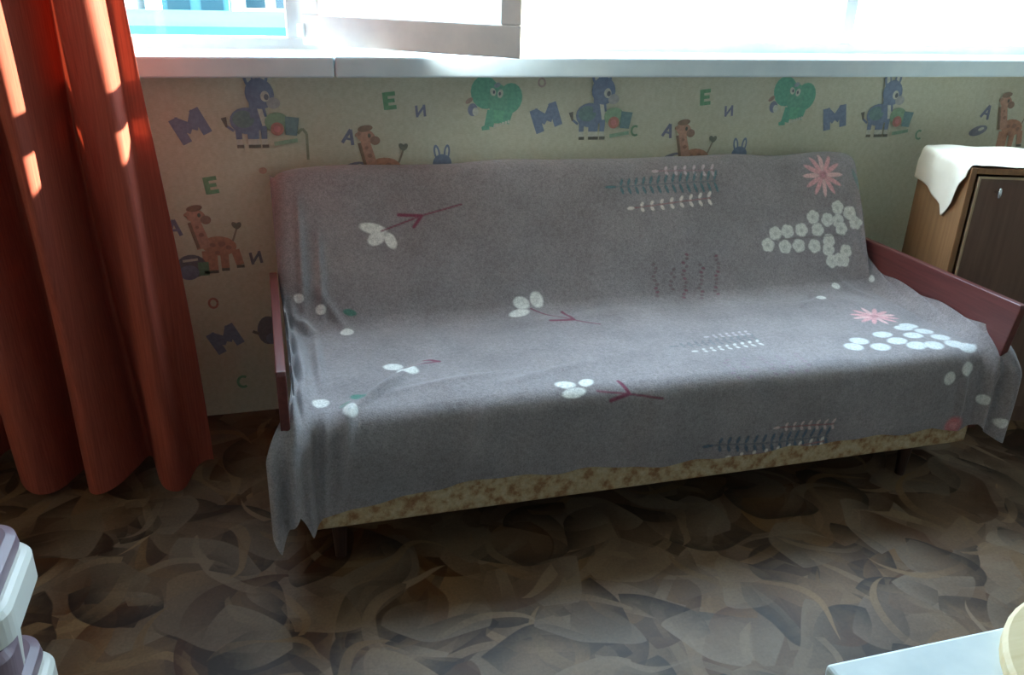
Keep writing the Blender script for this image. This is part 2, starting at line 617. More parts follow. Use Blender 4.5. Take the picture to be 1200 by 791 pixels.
def donkey():
    s = []
    s += [(bar(-.095, -.045, -.075, -.06, .008), BLUE), (bar(-.102, -.02, -.095, -.048, .016, .006), S(60, 52, 62))]
    for x in (-.062, -.028, -.012, .012):
        s += [(bar(x, -.03, x, -.085, .022, .017), BLUE), (bar(x, -.085, x, -.103, .018), WHITE), (bar(x - .008, -.107, x + .012, -.107, .010), BLACK)]
    s += [(ell(-.035, -.03, .050, .040), BLUE), (ell(-.045, -.025, .032, .026), S(72, 132, 142))]
    s += [(bar(.0, -.02, -.005, .04, .05, .04), BLUE), (bar(.016, -.045, .004, .01, .014), WHITE)]
    s += [(ell(-.022, .095, .014, .034, .25), BLUE), (ell(.022, .100, .014, .032, -.1), BLUE), (ell(-.020, .094, .007, .024, .25), WHITE), (ell(.021, .10, .006, .02, -.1), WHITE)]
    s += [(ell(.008, .05, .042, .046, .3), BLUE), (ell(.046, .022, .020, .017, 0), S(186, 186, 190)), (ell(.023, .042, .013, .016), WHITE), (ell(.027, .040, .007, .009), DBLUE)]
    # basket with a ball and a block beside it
    s += [(ell(.052, -.035, .036, .030), S(128, 176, 140)), (ell(.052, -.055, .020, .020), S(196, 96, 96)), (ell(.052, -.055, .010, .010), S(226, 120, 130)),
          (bar(.098, -.02, .092, -.075, .042, .034), S(70, 132, 150)), (bar(.04, -.10, .11, -.09, .012), S(130, 180, 150))]
    return s


def giraffe(full=True):
    s = []
    if full:
        for x, l in ((-.022, 0), (-.002, .0), (.032, .006), (.066, .014)):
            s += [(bar(x, -.01, x + (.012 if x > .05 else 0), -.075 + l, .026, .024), ORNG), (bar(x - .012 + (.012 if x > .05 else 0), -.08 + l, x + .012 + (.012 if x > .05 else 0), -.08 + l, .010), BLACK)]
    s += [(ell(.02, .005, .052, .032, -.1), ORNG), (bar(-.025, .0, -.045, .10, .046, .026), PINK)]
    s += [(bar(-.042, .0, -.062, .085, .010), BRN)]
    s += [(ell(-.040, .105, .030, .022, -.35), PINK), (ell(-.012, .092, .016, .014), S(150, 96, 84)), (ell(-.042, .130, .024, .010, .15), BRN), (ell(-.066, .112, .010, .006, .4), S(176, 120, 100)), (ell(-.030, .108, .005, .007), BLACK)]
    s += [(bar(.062, .02, .078, .062, .006), S(140, 124, 104)), (ell(.074, .070, .008, .014, .7), S(84, 92, 84)), (ell(.083, .070, .008, .012, -.6), S(84, 92, 84))]
    for x, y, r in ((.0, .01, .009), (.028, .012, .011), (-.03, .045, .008), (-.04, .07, .006), (.012, -.015, .008), (.048, .0, .009)):
        s += [(ell(x, y, r, r * .8), S(160, 84, 70))]
    return s


def elephant():
    s = [(ell(-.042, .030, .050, .056, .3), TEAL), (ell(.048, .010, .044, .052, -.2), TEAL), (ell(.005, .0, .034, .060), S(84, 190, 160))]
    s += [(bar(-.018, -.03, -.026, -.085, .030, .034), TEAL), (bar(-.026, -.085, -.052, -.092, .022, .012), TEAL), (bar(.015, -.03, .012, -.075, .05, .044), S(84, 200, 160)), (bar(.045, -.03, .034, -.075, .03, .026), TEAL)]
    s += [(ell(-.014, .032, .010, .014, .4), WHITE), (ell(.012, .026, .010, .015, -.2), WHITE), (ell(-.011, .032, .004, .006), DBLUE), (ell(.010, .026, .004, .006), DBLUE)]
    for i in range(6):
        s += [(ell(-.006 + i * .010, -.084 + .003 * i, .0045, .006), WHITE)]
    s += [(ell(.0, .055, .012, .008, .4), S(150, 170, 190))]
    return s


def ears():
    return [(ell(-.020, .03, .012, .030, .2), BLUE), (ell(.018, .03, .012, .030, -.1), BLUE), (ell(-.020, .03, .005, .020, .2), WHITE), (ell(.018, .03, .005, .020, -.1), WHITE),
            (ell(0, -.01, .036, .034), BLUE), (bar(.0, -.03, .0, -.09, .05, .05), BLUE)]


def block():
    return [(ell(0, 0, .045, .038), DBLUE), (bar(.018, -.01, .05, -.01, .044), S(64, 150, 116)), (bar(-.025, .018, .02, .022, .008), WHITE), (ell(-.01, -.02, .030, .024), BLUE)]


def mound():
    return [(ell(0, 0, .042, .018, .25), S(110, 116, 150)), (ell(.012, .006, .014, .006, .3), WHITE)]


for x, z, r, sc in ((-.239, .957, .45, .078), (.855, .967, .35, .078), (1.95, .953, .2, .078), (-.209, .275, .45, .078)):
    motif('printed_letter', x, z, letter('M', BLUE), sc, r)
for x, z, r, sc in ((-.199, .781, .12, .052), (.347, 1.025, .1, .052), (1.424, 1.028, .1, .052)):
    motif('printed_letter', x, z, letter('E', GREEN), sc, r)
for x, z, r, sc, c in ((-.09, .545, .15, .040, DBLUE), (.442, .993, .1, .036, S(100, 108, 160)), (1.519, .981, .1, .036, S(100, 108, 160))):
    motif('printed_letter', x, z, letter('I', c), sc, r)
for x, z, r, sc in ((.218, .918, -.25, .045), (1.297, .918, -.25, .045), (2.62, .965, -.3, .05), (-.32, .654, 0, .05)):
    motif('printed_letter', x, z, letter('A', S(92, 104, 156)), sc, r)
for x, z, sc, c in ((-.233, .402, .036, S(186, 84, 72)), (-.168, .116, .045, GREEN), (1.173, .92, .036, S(90, 160, 120)), (2.33, .885, .036, S(90, 160, 120)), (.835, 1.078, .03, S(190, 160, 156))):
    motif('printed_letter', x, z, letter('O' if c[0] > .3 else 'C', c), sc)
for x, z in ((-.045, 1.0), (1.040, 1.003), (2.165, .99)):
    motif('printed_donkey', x, z, donkey(), 0.98)
for x, z in ((-.215, .585), (.309, .815), (1.393, .818), (2.735, .90)):
    motif('printed_giraffe', x, z, giraffe(), 0.98)
for x, z in ((.687, 1.020), (1.770, 1.018)):
    motif('printed_elephant', x, z, elephant(), 0.92)
    motif('printed_ball', x - .078, z - .025, [(ell(0, 0, .016, .020), S(120, 130, 176)), (ell(.009, -.006, .010, .013), WHITE), (ell(-.012, .028, .014, .007, .6), S(180, 140, 130))])
for x, z in ((.51, .837), (1.581, .838)):
    motif('printed_ears', x, z, ears(), 0.85)
for x, z in ((-.283, .528),):
    motif('printed_block', x, z, block())
for x, z in ((.229, .82), (1.321, .822), (2.60, .895)):
    motif('printed_mound', x, z, mound())
motif('printed_blob', -.072, .294, [(ell(0, 0, .035, .05), DBLUE), (bar(-.05, .0, -.03, -.01, .01), S(60, 52, 62)), (ell(.01, -.03, .02, .02), BLUE)])
motif('printed_cane', .091, .90, [(bar(0, -.05, 0, .03, .008), S(140, 150, 120)), (bar(0, .03, -.012, .045, .008), S(140, 150, 120)), (bar(-.012, .045, -.026, .03, .008), S(140, 150, 120))])
motif('printed_dot', -.046, .821, [(ell(0, 0, .012, .010), S(206, 150, 130))])
for i in range(1):
    motif('printed_letter', -.05, .14, letter('E', S(120, 126, 110)), .03)

# ------------------------------------------------------------------ sofa
SL = 1.96
sofa = empty('sofa', (0, -0.5, 0), label='sofa with red-brown lacquered side panels and beige floral front, covered by a grey blanket', category='sofa')
def P0(v):
    return (v[0], v[1] + 0.5, v[2])
def sbx(name, lo, hi, mat, bevel, seg=3):
    return box(name, P0(lo), P0(hi), mat, sofa, bevel, seg, seg > 2)
sbx('seat_base', (0.0, -0.897, 0.119), (SL, -0.20, 0.265), M_UPH, 0.012, 3)
sbx('seat_cushion', (0.0, -0.895, 0.267), (SL, -0.345, 0.418), M_UPH, 0.035, 4)
prism('backrest', [(y + 0.5, z) for y, z in ((-0.355, 0.425), (-0.345, 0.425), (-0.18, 0.775), (-0.13, 0.835), (-0.085, 0.83), (-0.068, 0.79), (-0.068, 0.20), (-0.19, 0.20), (-0.19, 0.30))], 0, 0.005, SL - 0.005, M_UPH, sofa, 0.008)
for xa, xb in ((-0.052, -0.030), (SL + 0.010, SL + 0.034)):
    arm = [(-0.24, 0.575), (-0.942, 0.585), (-0.945, 0.575), (-0.885, 0.16), (-0.24, 0.16)]
    prism('side_panel', [(y + 0.5, z) for y, z in arm], 0, xa, xb, M_ARM, sofa, 0.003)
for x in (0.07, SL - 0.17):
    for y in (-0.845, -0.27):
        cone('leg', P0((x, y, 0.122)), P0((x, y, 0.0)), 0.022, 0.014, M_LEG, sofa)

# ------------------------------------------------------------------ blanket
def profile():
    pts = np.array([(-.045, .62), (-.05, .80), (-.075, .845), (-.14, .852), (-.175, .815), (-.335, .475), (-.375, .437), (-.45, .432), (-.845, .437), (-.893, .42), (-.912, .37), (-.915, .02)])
    for _ in range(3):
        q = [pts[0]]
        for a, b in zip(pts[:-1], pts[1:]):
            q += [a * .75 + b * .25, a * .25 + b * .75]
        q.append(pts[-1])
        pts = np.array(q)
    s = np.concatenate([[0], np.cumsum(np.hypot(*np.diff(pts, axis=0).T))])
    return pts, s


def make_blanket():
    pts, ss = profile()
    NU, NV = 760, 540
    UA, UB = -0.105, 2.085
    u = np.linspace(UA, UB, NU)[:, None] * np.ones((1, NV))
    hem_u = [-.105, -.085, -.06, -.03, .0, .03, .10, .25, .31, .36, .50, .74, .99, 1.25, 1.53, 1.80, 1.90, 1.95, 1.99, 2.04, 2.085]
    hem_s = [1.54, 1.585, 1.53, 1.495, 1.565, 1.525, 1.515, 1.505, 1.492, 1.480, 1.482, 1.493, 1.515, 1.506, 1.512, 1.510, 1.53, 1.50, 1.53, 1.56, 1.535]
    send = np.interp(u[:, 0], hem_u, hem_s) + 0.004 * np.sin(u[:, 0] * 23) + 0.003 * np.sin(u[:, 0] * 41 + 1)
    s = np.linspace(0, 1, NV)[None, :] * send[:, None]
    y = np.interp(s, ss, pts[:, 0])
    z = np.interp(s, ss, pts[:, 1])
    # profile normal (pointing out of the sofa)
    dy = np.interp(s + .004, ss, pts[:, 0]) - np.interp(s - .004, ss, pts[:, 0])
    dz = np.interp(s + .004, ss, pts[:, 1]) - np.interp(s - .004, ss, pts[:, 1])
    ln = np.hypot(dy, dz) + 1e-9
    ny, nz = dz / ln, -dy / ln            # tangent rotated
    h = np.zeros_like(u)
    # broad unevenness
    for k in range(14):
        a, f, ph = rng.uniform(0, math.pi), rng.uniform(6, 26), rng.uniform(0, 6.28)
        h += 0.0011 * np.sin(f * (u * math.cos(a) + s * math.sin(a)) + ph)
    h += 0.003

    def ridge(a, b, amp, w, taper=True):
        (ax, ay), (bx, by) = a, b
        L2 = (bx - ax) ** 2 + (by - ay) ** 2
        t = ((u - ax) * (bx - ax) + (s - ay) * (by - ay)) / L2
        tc = np.clip(t, 0, 1)
        d2 = (u - ax - tc * (bx - ax)) ** 2 + (s - ay - tc * (by - ay)) ** 2
        k = (np.sin(np.pi * np.clip(tc * .9 + .05, 0, 1)) if taper else 1.0)
        return amp * np.exp(-d2 / (w * w)) * k
    h += ridge((.045, .36), (.035, .74), .016, .013)
    h += ridge((.095, .45), (.085, .76), .011, .012)
    h += ridge((.07, .62), (.16, .80), .010, .014)
    h += ridge((.38, 1.00), (.10, 1.26), .009, .016)
    h += ridge((.12, 1.20), (.06, 1.50), .014, .016)
    h += ridge((.05, 1.26), (.035, 1.52), .016, .012)
    h += ridge((.44, 1.26), (.335, 1.49), .014, .022)
    h += ridge((.55, 1.14), (.18, 1.20), .006, .014)
    h += ridge((.80, 1.12), (.45, 1.22), .005, .016)
    h += ridge((1.66, .80), (1.58, .90), .010, .018)
    h -= ridge((1.70, .79), (1.60, .86), .010, .012)
    h += ridge((.012, .80), (.018, 1.22), .030, .013)
    h += ridge((.058, .82), (.050, 1.14), .016, .012)
    h += ridge((.010, .72), (.055, .80), .028, .016)
    h += ridge((.30, 1.06), (.05, 1.33), .008, .012)
    h += ridge((1.945, .40), (1.94, .76), .016, .010)
    h += ridge((1.90, .40), (1.925, .74), .010, .014)
    h += ridge((1.80, .70), (1.90, .86), .006, .018)
    h += ridge((1.87, 1.28), (1.885, 1.52), .012, .012)
    h += ridge((1.55, 1.26), (1.40, 1.44), .005, .03)
    h += ridge((.9, 1.27), (.86, 1.48), .005, .03)
    h += ridge((1.2, .80), (.5, .83), .005, .03)
    y = y + ny * h
    z = z + nz * h
    x = u.copy()
    wb = 1 - sstep(.60, .78, s)
    wf = sstep(1.22, 1.34, s)
    wsq = 1 - wb - wf
    # ---- left end
    e = np.clip(.02 - u, 0, None)
    r = .048
    th = np.clip(e / r, 0, math.pi / 2)
    xb_ = .02 - r * np.sin(th)
    yb_ = r * (1 - np.cos(th)) + np.clip(e - r * math.pi / 2, 0, None)
    xs_ = .02 - .042 * (1 - np.exp(-e / .03))
    zs_ = .050 * (1 - np.exp(-e / .05)) + .018 * np.sin(s * 38 + e * 60) * sstep(0, .05, e) + .008 * np.sin(e * 150) * sstep(0, .03, e)
    xf_ = .02 - e * .88
    yf_ = -.052 * sstep(.0, .05, e) - .014 * np.sin(e * 2 * math.pi / .05) * sstep(0.0, .02, e) * sstep(1.25, 1.45, s)
    # ---- right end
    e2 = np.clip(u - (SL - .035), 0, None)
    th2 = np.clip(e2 / r, 0, math.pi / 2)
    xb2 = r * np.sin(th2)
    yb2 = r * (1 - np.cos(th2)) + np.clip(e2 - r * math.pi / 2, 0, None)
    xs2 = .040 * (1 - np.exp(-e2 / .035))
    zs2 = .055 * (1 - np.exp(-e2 / .07)) + .006 * np.sin(s * 31 + e2 * 40) * sstep(0, .05, e2)
    xf2 = e2 * .95
    yf2 = -.050 * sstep(0, .06, e2) + .040 * np.exp(-((e2 - .060) / .018) ** 2) * sstep(1.24, 1.40, s) + .07 * sstep(.10, .17, e2)
    left = u < .02
    right = u > SL - .035
    x = np.where(left, wb * xb_ + wsq * xs_ + wf * xf_, x)
    y = np.where(left, y + wb * yb_ + wf * yf_, y)
    z = np.where(left, z + wsq * zs_, z)
    x = np.where(right, (SL - .035) + wb * xb2 + wsq * xs2 + wf * xf2, x)
    y = np.where(right, y + wb * yb2 + wf * yf2, y)
    z = np.where(right, z + wsq * zs2, z)
    z = np.maximum(z, .012)
    y = np.minimum(y, -.012)
    # the corners of the back round off
    z = z - wb * (.030 * np.exp(-np.clip(u + .02, 0, None) / .028) + .024 * np.exp(-np.clip(SL + .01 - u, 0, None) / .028)) * (1 - sstep(.30, .60, s))

    # ---------------- print, laid out in cloth coordinates (u, s)
    rgb = np.zeros((NU, NV, 3))
    al = np.zeros((NU, NV))

    def paint(mask, c, a=1.0):
        mk = (mask * a)
        new = np.maximum(al, mk)
        wgt = np.where(al + mk > 1e-5, mk / np.maximum(mk + al * (1 - mk), 1e-5), 0)
        rgb[...] = rgb * (1 - wgt[..., None]) + np.array(c[:3]) * wgt[..., None]
        al[...] = new

    def pe(cx, cs, ru, rs, ang, c, a=1.0, soft=.18):
        ca, sa = math.cos(ang), math.sin(ang)
        du, dsx = u - cx, s - cs
        p = (du * ca + dsx * sa) / ru
        q = (-du * sa + dsx * ca) / rs
        paint(1 - sstep(1 - soft, 1 + soft, np.sqrt(p * p + q * q)), c, a)

    def pl(a, b, w, c, al_=1.0):
        (ax, ay), (bx, by) = a, b
        L2 = (bx - ax) ** 2 + (by - ay) ** 2 + 1e-9
        t = np.clip(((u - ax) * (bx - ax) + (s - ay) * (by - ay)) / L2, 0, 1)
        d = np.hypot(u - ax - t * (bx - ax), s - ay - t * (by - ay))
        paint(1 - sstep(w * .6, w * 1.4, d), c, al_)

    CW = S(232, 230, 226)
    CM = S(132, 60, 84)
    CT = S(84, 122, 128)
    CP = S(226, 168, 172)
    CG = S(64, 128, 112)
    CD = S(120, 92, 98)
    # sprig of three white petals with a wine stem
    def sprig(petals, stem, leaf):
        for (cx, cs, ru, rs, an) in petals:
            pe(cx, cs, ru, rs, an, CW)
        for a, b in zip(stem[:-1], stem[1:]):
            pl(a, b, .0028, CM, .75)
        for a, b in leaf:
            pl(a, b, .0050, CM, .9)
    sprig([(.254, .476, .040, .016, .25), (.262, .505, .028, .019, -.45), (.303, .514, .026, .016, 1.15)],
          [(.278, .484), (.400, .444), (.526, .415)], [((.333, .438), (.402, .444)), ((.402, .444), (.376, .476))])
    sprig([(.686, .730, .026, .021, .35), (.672, .768, .034, .017, -.25), (.737, .722, .021, .027, -.2)],
          [(.713, .751), (.824, .836), (.892, .885)], [((.753, .829), (.826, .836)), ((.826, .836), (.808, .775))])
    sprig([(.244, 1.045, .026, .022, .35), (.276, 1.088, .028, .022, .35)], [(.285, 1.066), (.369, 1.040)], [((.330, 1.030), (.369, 1.040))])
    sprig([(.655, 1.246, .027, .015, .2), (.713, 1.244, .022, .015, -.4), (.670, 1.274, .032, .013, -.1)],
          [(.732, 1.275), (.813, 1.290), (.908, 1.310)], [((.765, 1.302), (.818, 1.290)), ((.818, 1.290), (.800, 1.250))])

    def twig(a, b, n, ll, c, stemc, lean=.5, w=.0042, al_=.9, tip=True):
        pl(a, b, .0022, stemc, .6)
        ax, ay = a
        bx, by = b
        for i in range(n):
            t = (i + .7) / n
            px, py = ax + (bx - ax) * t, ay + (by - ay) * t
            for sg in (-1, 1):
                k = .65 + .35 * t
                pe(px + ll * lean * .6, py + sg * ll * .6 * k, w, ll * .55 * k, -sg * lean, c, al_)
        if tip:
            pe(ax - ll * .4, ay, ll * .6, w, 0, c, al_)
    twig((1.188, .332), (1.389, .336), 6, .020, S(214, 190, 196), S(170, 130, 140), .6, .0055, .75)
    twig((1.034, .378), (1.394, .372), 14, .034, CT, S(96, 116, 122), .35, .0050, .8)
    twig((1.091, .449), (1.368, .427), 8, .022, S(226, 214, 208), S(170, 110, 112), .6, .0060, .95)
    twig((1.045, 1.085), (1.305, 1.072), 11, .022, S(116, 122, 126), S(110, 112, 116), .4, .0045, .75)
    twig((1.090, 1.128), (1.300, 1.108), 8, .018, S(222, 220, 218), S(150, 140, 140), .6, .0055, .85)
    twig((1.170, 1.042), (1.300, 1.040), 6, .016, S(206, 196, 202), S(150, 130, 140), .6, .0050, .7)
    twig((1.27, 1.436), (1.452, 1.450), 7, .018, S(216, 190, 186), S(160, 84, 84), .6, .0050, .85)
    twig((1.071, 1.470), (1.442, 1.490), 14, .030, S(74, 96, 118), S(80, 92, 104), .35, .0050, .8)
    twig((1.132, 1.512), (1.431, 1.505), 8, .016, S(226, 216, 206), S(180, 110, 104), .6, .0055, .9)
    # faint wine-coloured marks in columns
    r3 = np.random.default_rng(3)
    for x0, a, b in ((1.150, .635, .75), (1.207, .655, .73), (1.258, .61, .76), (1.312, .645, .765), (1.372, .62, .755)):
        for q in np.arange(a, b, .013):
            pe(x0 + r3.uniform(-.009, .009) - (q - a) * .15, q, .007, .0045, r3.uniform(-.6, .6), CM if r3.random() < .4 else CD, .6)
    for x0 in (1.135, 1.185, 1.25, 1.30, 1.355):
        for q in np.arange(1.20, 1.28, .016):
            pe(x0 + r3.uniform(-.01, .01), q, .008, .004, r3.uniform(-.5, .5), S(150, 124, 140), .55)

    # clusters of round white blossoms
    def blossom(cx, cs, r, al_=.95):
        for k in range(5):
            an = k * 1.257 + cx * 40
            pe(cx + r * .42 * math.cos(an), cs + r * .42 * math.sin(an), r * .62, r * .62, 0, S(222, 220, 214), al_)
        pe(cx, cs, r * .28, r * .28, 0, S(188, 186, 180), .7)
    for cx, cs in [(1.567, .594), (1.6, .557), (1.646, .552), (1.63, .604), (1.7, .55), (1.682, .603), (1.749, .508), (1.762, .553), (1.742, .608), (1.804, .52), (1.849, .479), (1.894, .5), (1.846, .525), (1.857, .553), (1.914, .536), (1.801, .592), (1.795, .623), (1.865, .632), (1.803, .664), (1.851, .663), (1.835, .66)]:
        blossom(cx, cs, .0235)
    pl((1.60, .578), (1.86, .575), .003, S(120, 112, 108), .5)
    for cx, cs in [(1.557, 1.193), (1.60, 1.160), (1.64, 1.205), (1.70, 1.135), (1.712, 1.185), (1.80, 1.105), (1.785, 1.165), (1.845, 1.14), (1.862, 1.19), (1.872, 1.235), (1.90, 1.255), (1.748, 1.225), (1.80, 1.235), (1.83, 1.09)]:
        pe(cx, cs, .030, .022, 0, S(224, 226, 228), .9)
    for cx, cs, r in [(1.798, .758, .015), (1.699, .826, .016), (1.950, .749, .015), (.083, .705, .015), (.149, .799, .019), (.024, .668, .014), (.045, 1.21, .020), (.110, 1.262, .018), (1.82, 1.345, .020), (1.879, 1.322, .020), (1.948, 1.420, .016), (2.012, 1.49, .016)]:
        pe(cx, cs, r, r, 0, CW, .9)
    # pink many-petalled flowers
    def daisy(cx, cs, R, sq=1.0, n=12, lo=0.0, hi=6.283):
        for k in range(n):
            an = lo + (hi - lo) * k / n
            pe(cx + R * .58 * math.cos(an), cs + R * .58 * sq * math.sin(an), R * .44, R * .11, math.atan2(math.sin(an) * sq, math.cos(an)), CP if k % 3 else S(232, 190, 190), .9)
        pe(cx, cs, R * .2, R * .2 * sq, 0, S(206, 140, 146), .8)
    daisy(1.805, .365, .075)
    daisy(1.775, 1.000, .075, .75)
    pe(1.875, 1.505, .030, .030, 0, S(206, 120, 122), .85, .3)
    pe(1.875, 1.505, .014, .012, .4, S(222, 150, 150), .7)
    pe(1.945, .385, .012, .045, -.4, S(110, 140, 138), .7)
    pe(1.965, .44, .010, .035, -.1, S(110, 140, 138), .7)
    pe(.165, .719, .020, .010, .3, CG, .8)
    pe(.135, 1.205, .020, .016, .6, CG, .85)
    pe(.10, 1.235, .016, .008, -.6, S(110, 146, 132), .6)
    rgba = np.concatenate([rgb, al[..., None]], -1)
    P = np.stack([x, y, z], -1)
    o = grid_mesh('blanket', P, M_BLANKET, None, rgba, 0.0,
                  label='grey knitted blanket with white and pink flowers spread over the sofa', category='blanket')
    return o


make_blanket()

# ------------------------------------------------------------------ curtain
def make_curtain():
    cp = np.array([(-.255, -.375), (-.275, -.370), (-.295, -.368), (-.309, -.376), (-.317, -.41), (-.326, -.455), (-.350, -.465), (-.385, -.45), (-.410, -.41), (-.425, -.36), (-.445, -.315), (-.470, -.37), (-.500, -.455), (-.545, -.480), (-.580, -.44),
                   (-.598, -.36), (-.620, -.30), (-.650, -.33), (-.690, -.41), (-.735, -.425), (-.770, -.37), (-.790, -.28), (-.825, -.24), (-.865, -.29), (-.92, -.36), (-.97, -.345),
                   (-1.00, -.27), (-1.04, -.22), (-1.09, -.28), (-1.14, -.33), (-1.19, -.29), (-1.24, -.22)])
    for _ in range(3):
        q = [cp[0]]
        for a, b in zip(cp[:-1], cp[1:]):
            q += [a * .75 + b * .25, a * .25 + b * .75]
        q.append(cp[-1])
        cp = np.array(q)
    n = len(cp)
    zs = np.linspace(0, 1, 90)
    ZT, ZB = 2.5, 0.03
    Pm = np.zeros((n, len(zs), 3))
    t = np.linspace(0, 1, n)
    for j, v in enumerate(zs):
        zz = ZB + (ZT - ZB) * v
        amp = 1.0 - 0.25 * v + 0.55 * np.exp(-((cp[:, 0] + .55) / .05) ** 2) * sstep(.1, .38, np.array(v))
        xm = -.272 - .060 * min(1, v * 1.9)
        xs = (cp[:, 0] + .272) * (1 - .10 * v) + xm
        ys = -.36 + np.where(cp[:, 1] > -.36, (cp[:, 1] + .36) * 1.7, cp[:, 1] + .36) * amp + .010 * np.sin(v * 7 + t * 30) * v
        xs = xs + .008 * np.sin(v * 9 + t * 25)
        hemz = .020 * np.sin(t * 19 + 1) * (1 - v) ** 6
        Pm[:, j, 0], Pm[:, j, 1], Pm[:, j, 2] = xs, ys, zz + hemz
    return grid_mesh('curtain', Pm, M_CURTAIN, None, None, 0.0,
                     label='long rust-red curtain hanging in deep folds to the floor beside the window', category='curtain')


make_curtain()

# ------------------------------------------------------------------ cabinet beside the sofa
CA = math.radians(-18)
cab = empty('cabinet', (2.075, -0.548, 0), CA, label='brown wooden cabinet with dark door standing right of the sofa', category='cabinet')
CWD, CDP, CHT = 0.80, 0.36, 0.885
# local axes: x along the front, y into the depth
box('side_board', (0, 0, 0), (0.018, CDP, CHT), M_CABSIDE, cab, 0.002)
box('side_board', (CWD - 0.018, 0, 0), (CWD, CDP, CHT), M_CABSIDE, cab, 0.002)
box('top_board', (0.018, 0, CHT - 0.018), (CWD - 0.018, CDP, CHT), M_CABSIDE, cab, 0.001)
box('bottom_board', (0.018, 0.012, 0.06), (CWD - 0.018, CDP, 0.078), M_CABSIDE, cab, 0.001)
box('back_board', (0.018, CDP - 0.006, 0.06), (CWD - 0.018, CDP, CHT - 0.018), M_CABSIDE, cab)
box('plinth', (0.018, 0.02, 0.0), (CWD - 0.018, 0.036, 0.06), M_CABDOOR, cab)
for i in range(2):
    xa = 0.027 + i * 0.374
    d = box('door', (xa, -0.004, 0.068), (xa + 0.370, 0.014, CHT - 0.026), M_CABDOOR, cab, 0.002)
    for nm, lo, hi in (('edge_band', (xa - 0.001, -0.0065, 0.067), (xa + 0.0055, 0.0, CHT - 0.025)),
                       ('edge_band', (xa + 0.3645, -0.0065, 0.067), (xa + 0.371, 0.0, CHT - 0.025)),
                       ('edge_band', (xa + 0.0055, -0.0065, CHT - 0.0315), (xa + 0.3645, 0.0, CHT - 0.025))):
        box(nm, lo, hi, M_CABEDGE, d)
    kx = xa + (0.060 if i == 0 else 0.32)
    k = cone('key', (kx, -0.004, 0.815), (kx, -0.030, 0.815), 0.004, 0.004, M_METAL, d)
    bm = bmesh.new()
    bmesh.ops.create_uvsphere(bm, u_segments=12, v_segments=8, radius=0.5)
    for v in bm.verts:
        v.co = Vector((v.co.x * 0.012, v.co.y * 0.008, v.co.z * 0.034))
        v.co += Vector((kx, -0.032, 0.815))
    bm_obj('knob', bm, M_METAL, d, True)


def make_cloth():
    """cream cloth on the cabinet top, its corner hanging over the left side"""
    nx, ny = 110, 70
    over = np.interp(np.linspace(0, 1, ny), [0, .06, .12, .30, .36, .42, .62, .72, 1.0], [.030, .060, .125, .185, .150, .140, .125, .118, .105])
    Pm = np.zeros((nx, ny, 3))
    for j in range(ny):
        v = j / (ny - 1)
        yy = 0.012 + v * (CDP - 0.02)
        L = over[j] + .55
        for i in range(nx):
            d = (i / (nx - 1)) * L           # distance along the cloth from its right edge leftwards
            top_len = .55
            r = .010
            if d < top_len - r:
                xx, zz = .55 - d - .004, CHT + .004
            elif d < top_len - r + r * math.pi / 2:
                a = (d - (top_len - r)) / r
                xx, zz = r - .004 - r * math.sin(a) - .004 + .004, CHT + .004 - r * (1 - math.cos(a))
            else:
                xx, zz = -.006, CHT + .004 - r - (d - (top_len - r + r * math.pi / 2))
                hang = CHT - zz
                xx -= .010 * min(1, hang / .05) * (0.5 + 0.5 * math.sin(v * 13 + hang * 9))
            if xx > 0:
                zz += .0022 * (1 + math.sin(xx * 34 + v * 5)) + .010 * math.exp(-((xx - .10 - .5 * v * .2) / .02) ** 2) * math.exp(-((v - .55) / .3) ** 2)
            Pm[i, j] = (xx, yy - .006 * math.sin(d * 14) * (1 - v) ** 3 - .012 * (1 if xx > .02 else 0) * (1 - v) ** 8, zz)
    return grid_mesh('tablecloth', Pm, M_CLOTH, None, None, 0.0012,
                     label='cream cloth lying on the cabinet, one ragged corner hanging over its side', category='cloth')


cl = make_cloth()
cl.location = (2.075, -0.548, 0)
cl.rotation_euler = (0, 0, CA)

# ------------------------------------------------------------------ white table in the near corner
tab = empty('table', (1.0, -2.45, 0), label='white painted table, its corner at the lower right edge of the photo', category='table')
TX0, TX1, TY0, TY1 = -0.505, 0.55, -0.33, 0.338
box('table_top', (TX0, TY0, 0.712), (TX1, TY1, 0.74), M_TABLE, tab, 0.004, 2)
box('apron', (TX0 + 0.05, TY1 - 0.07, 0.62), (TX1 - 0.05, TY1 - 0.05, 0.712), M_TABLE, tab)
box('apron', (TX0 + 0.05, TY0 + 0.05, 0.62), (TX1 - 0.05, TY0 + 0.07, 0.712), M_TABLE, tab)
for x in (TX0 + 0.04, TX1 - 0.085):
    for y in (TY0 + 0.04, TY1 - 0.085):
        box('leg', (x, y, 0.0), (x + 0.045, y + 0.045, 0.712), M_TABLE, tab, 0.003)
bm = bmesh.new()
n = 48
ring = [(0.17, 0.0), (0.17, 0.013), (0.165, 0.017), (0.150, 0.017), (0.146, 0.014), (0.0, 0.014)]
rows = []
for r, z in ring[:-1]:
    rows.append([bm.verts.new((r * math.cos(2 * math.pi * i / n), r * math.sin(2 * math.pi * i / n), z)) for i in range(n)])
bm.faces.new(rows[0][::-1])
for a, b in zip(rows[:-1], rows[1:]):
    for i in range(n):
        bm.faces.new((a[i], a[(i + 1) % n], b[(i + 1) % n], b[i]))
bm.faces.new(rows[-1])
o = bm_obj('round_board', bm, M_BOARD, None, False, label='pale yellow round board lying on the white table', category='board')
o.location = (0.815, -2.26, 0.7405)

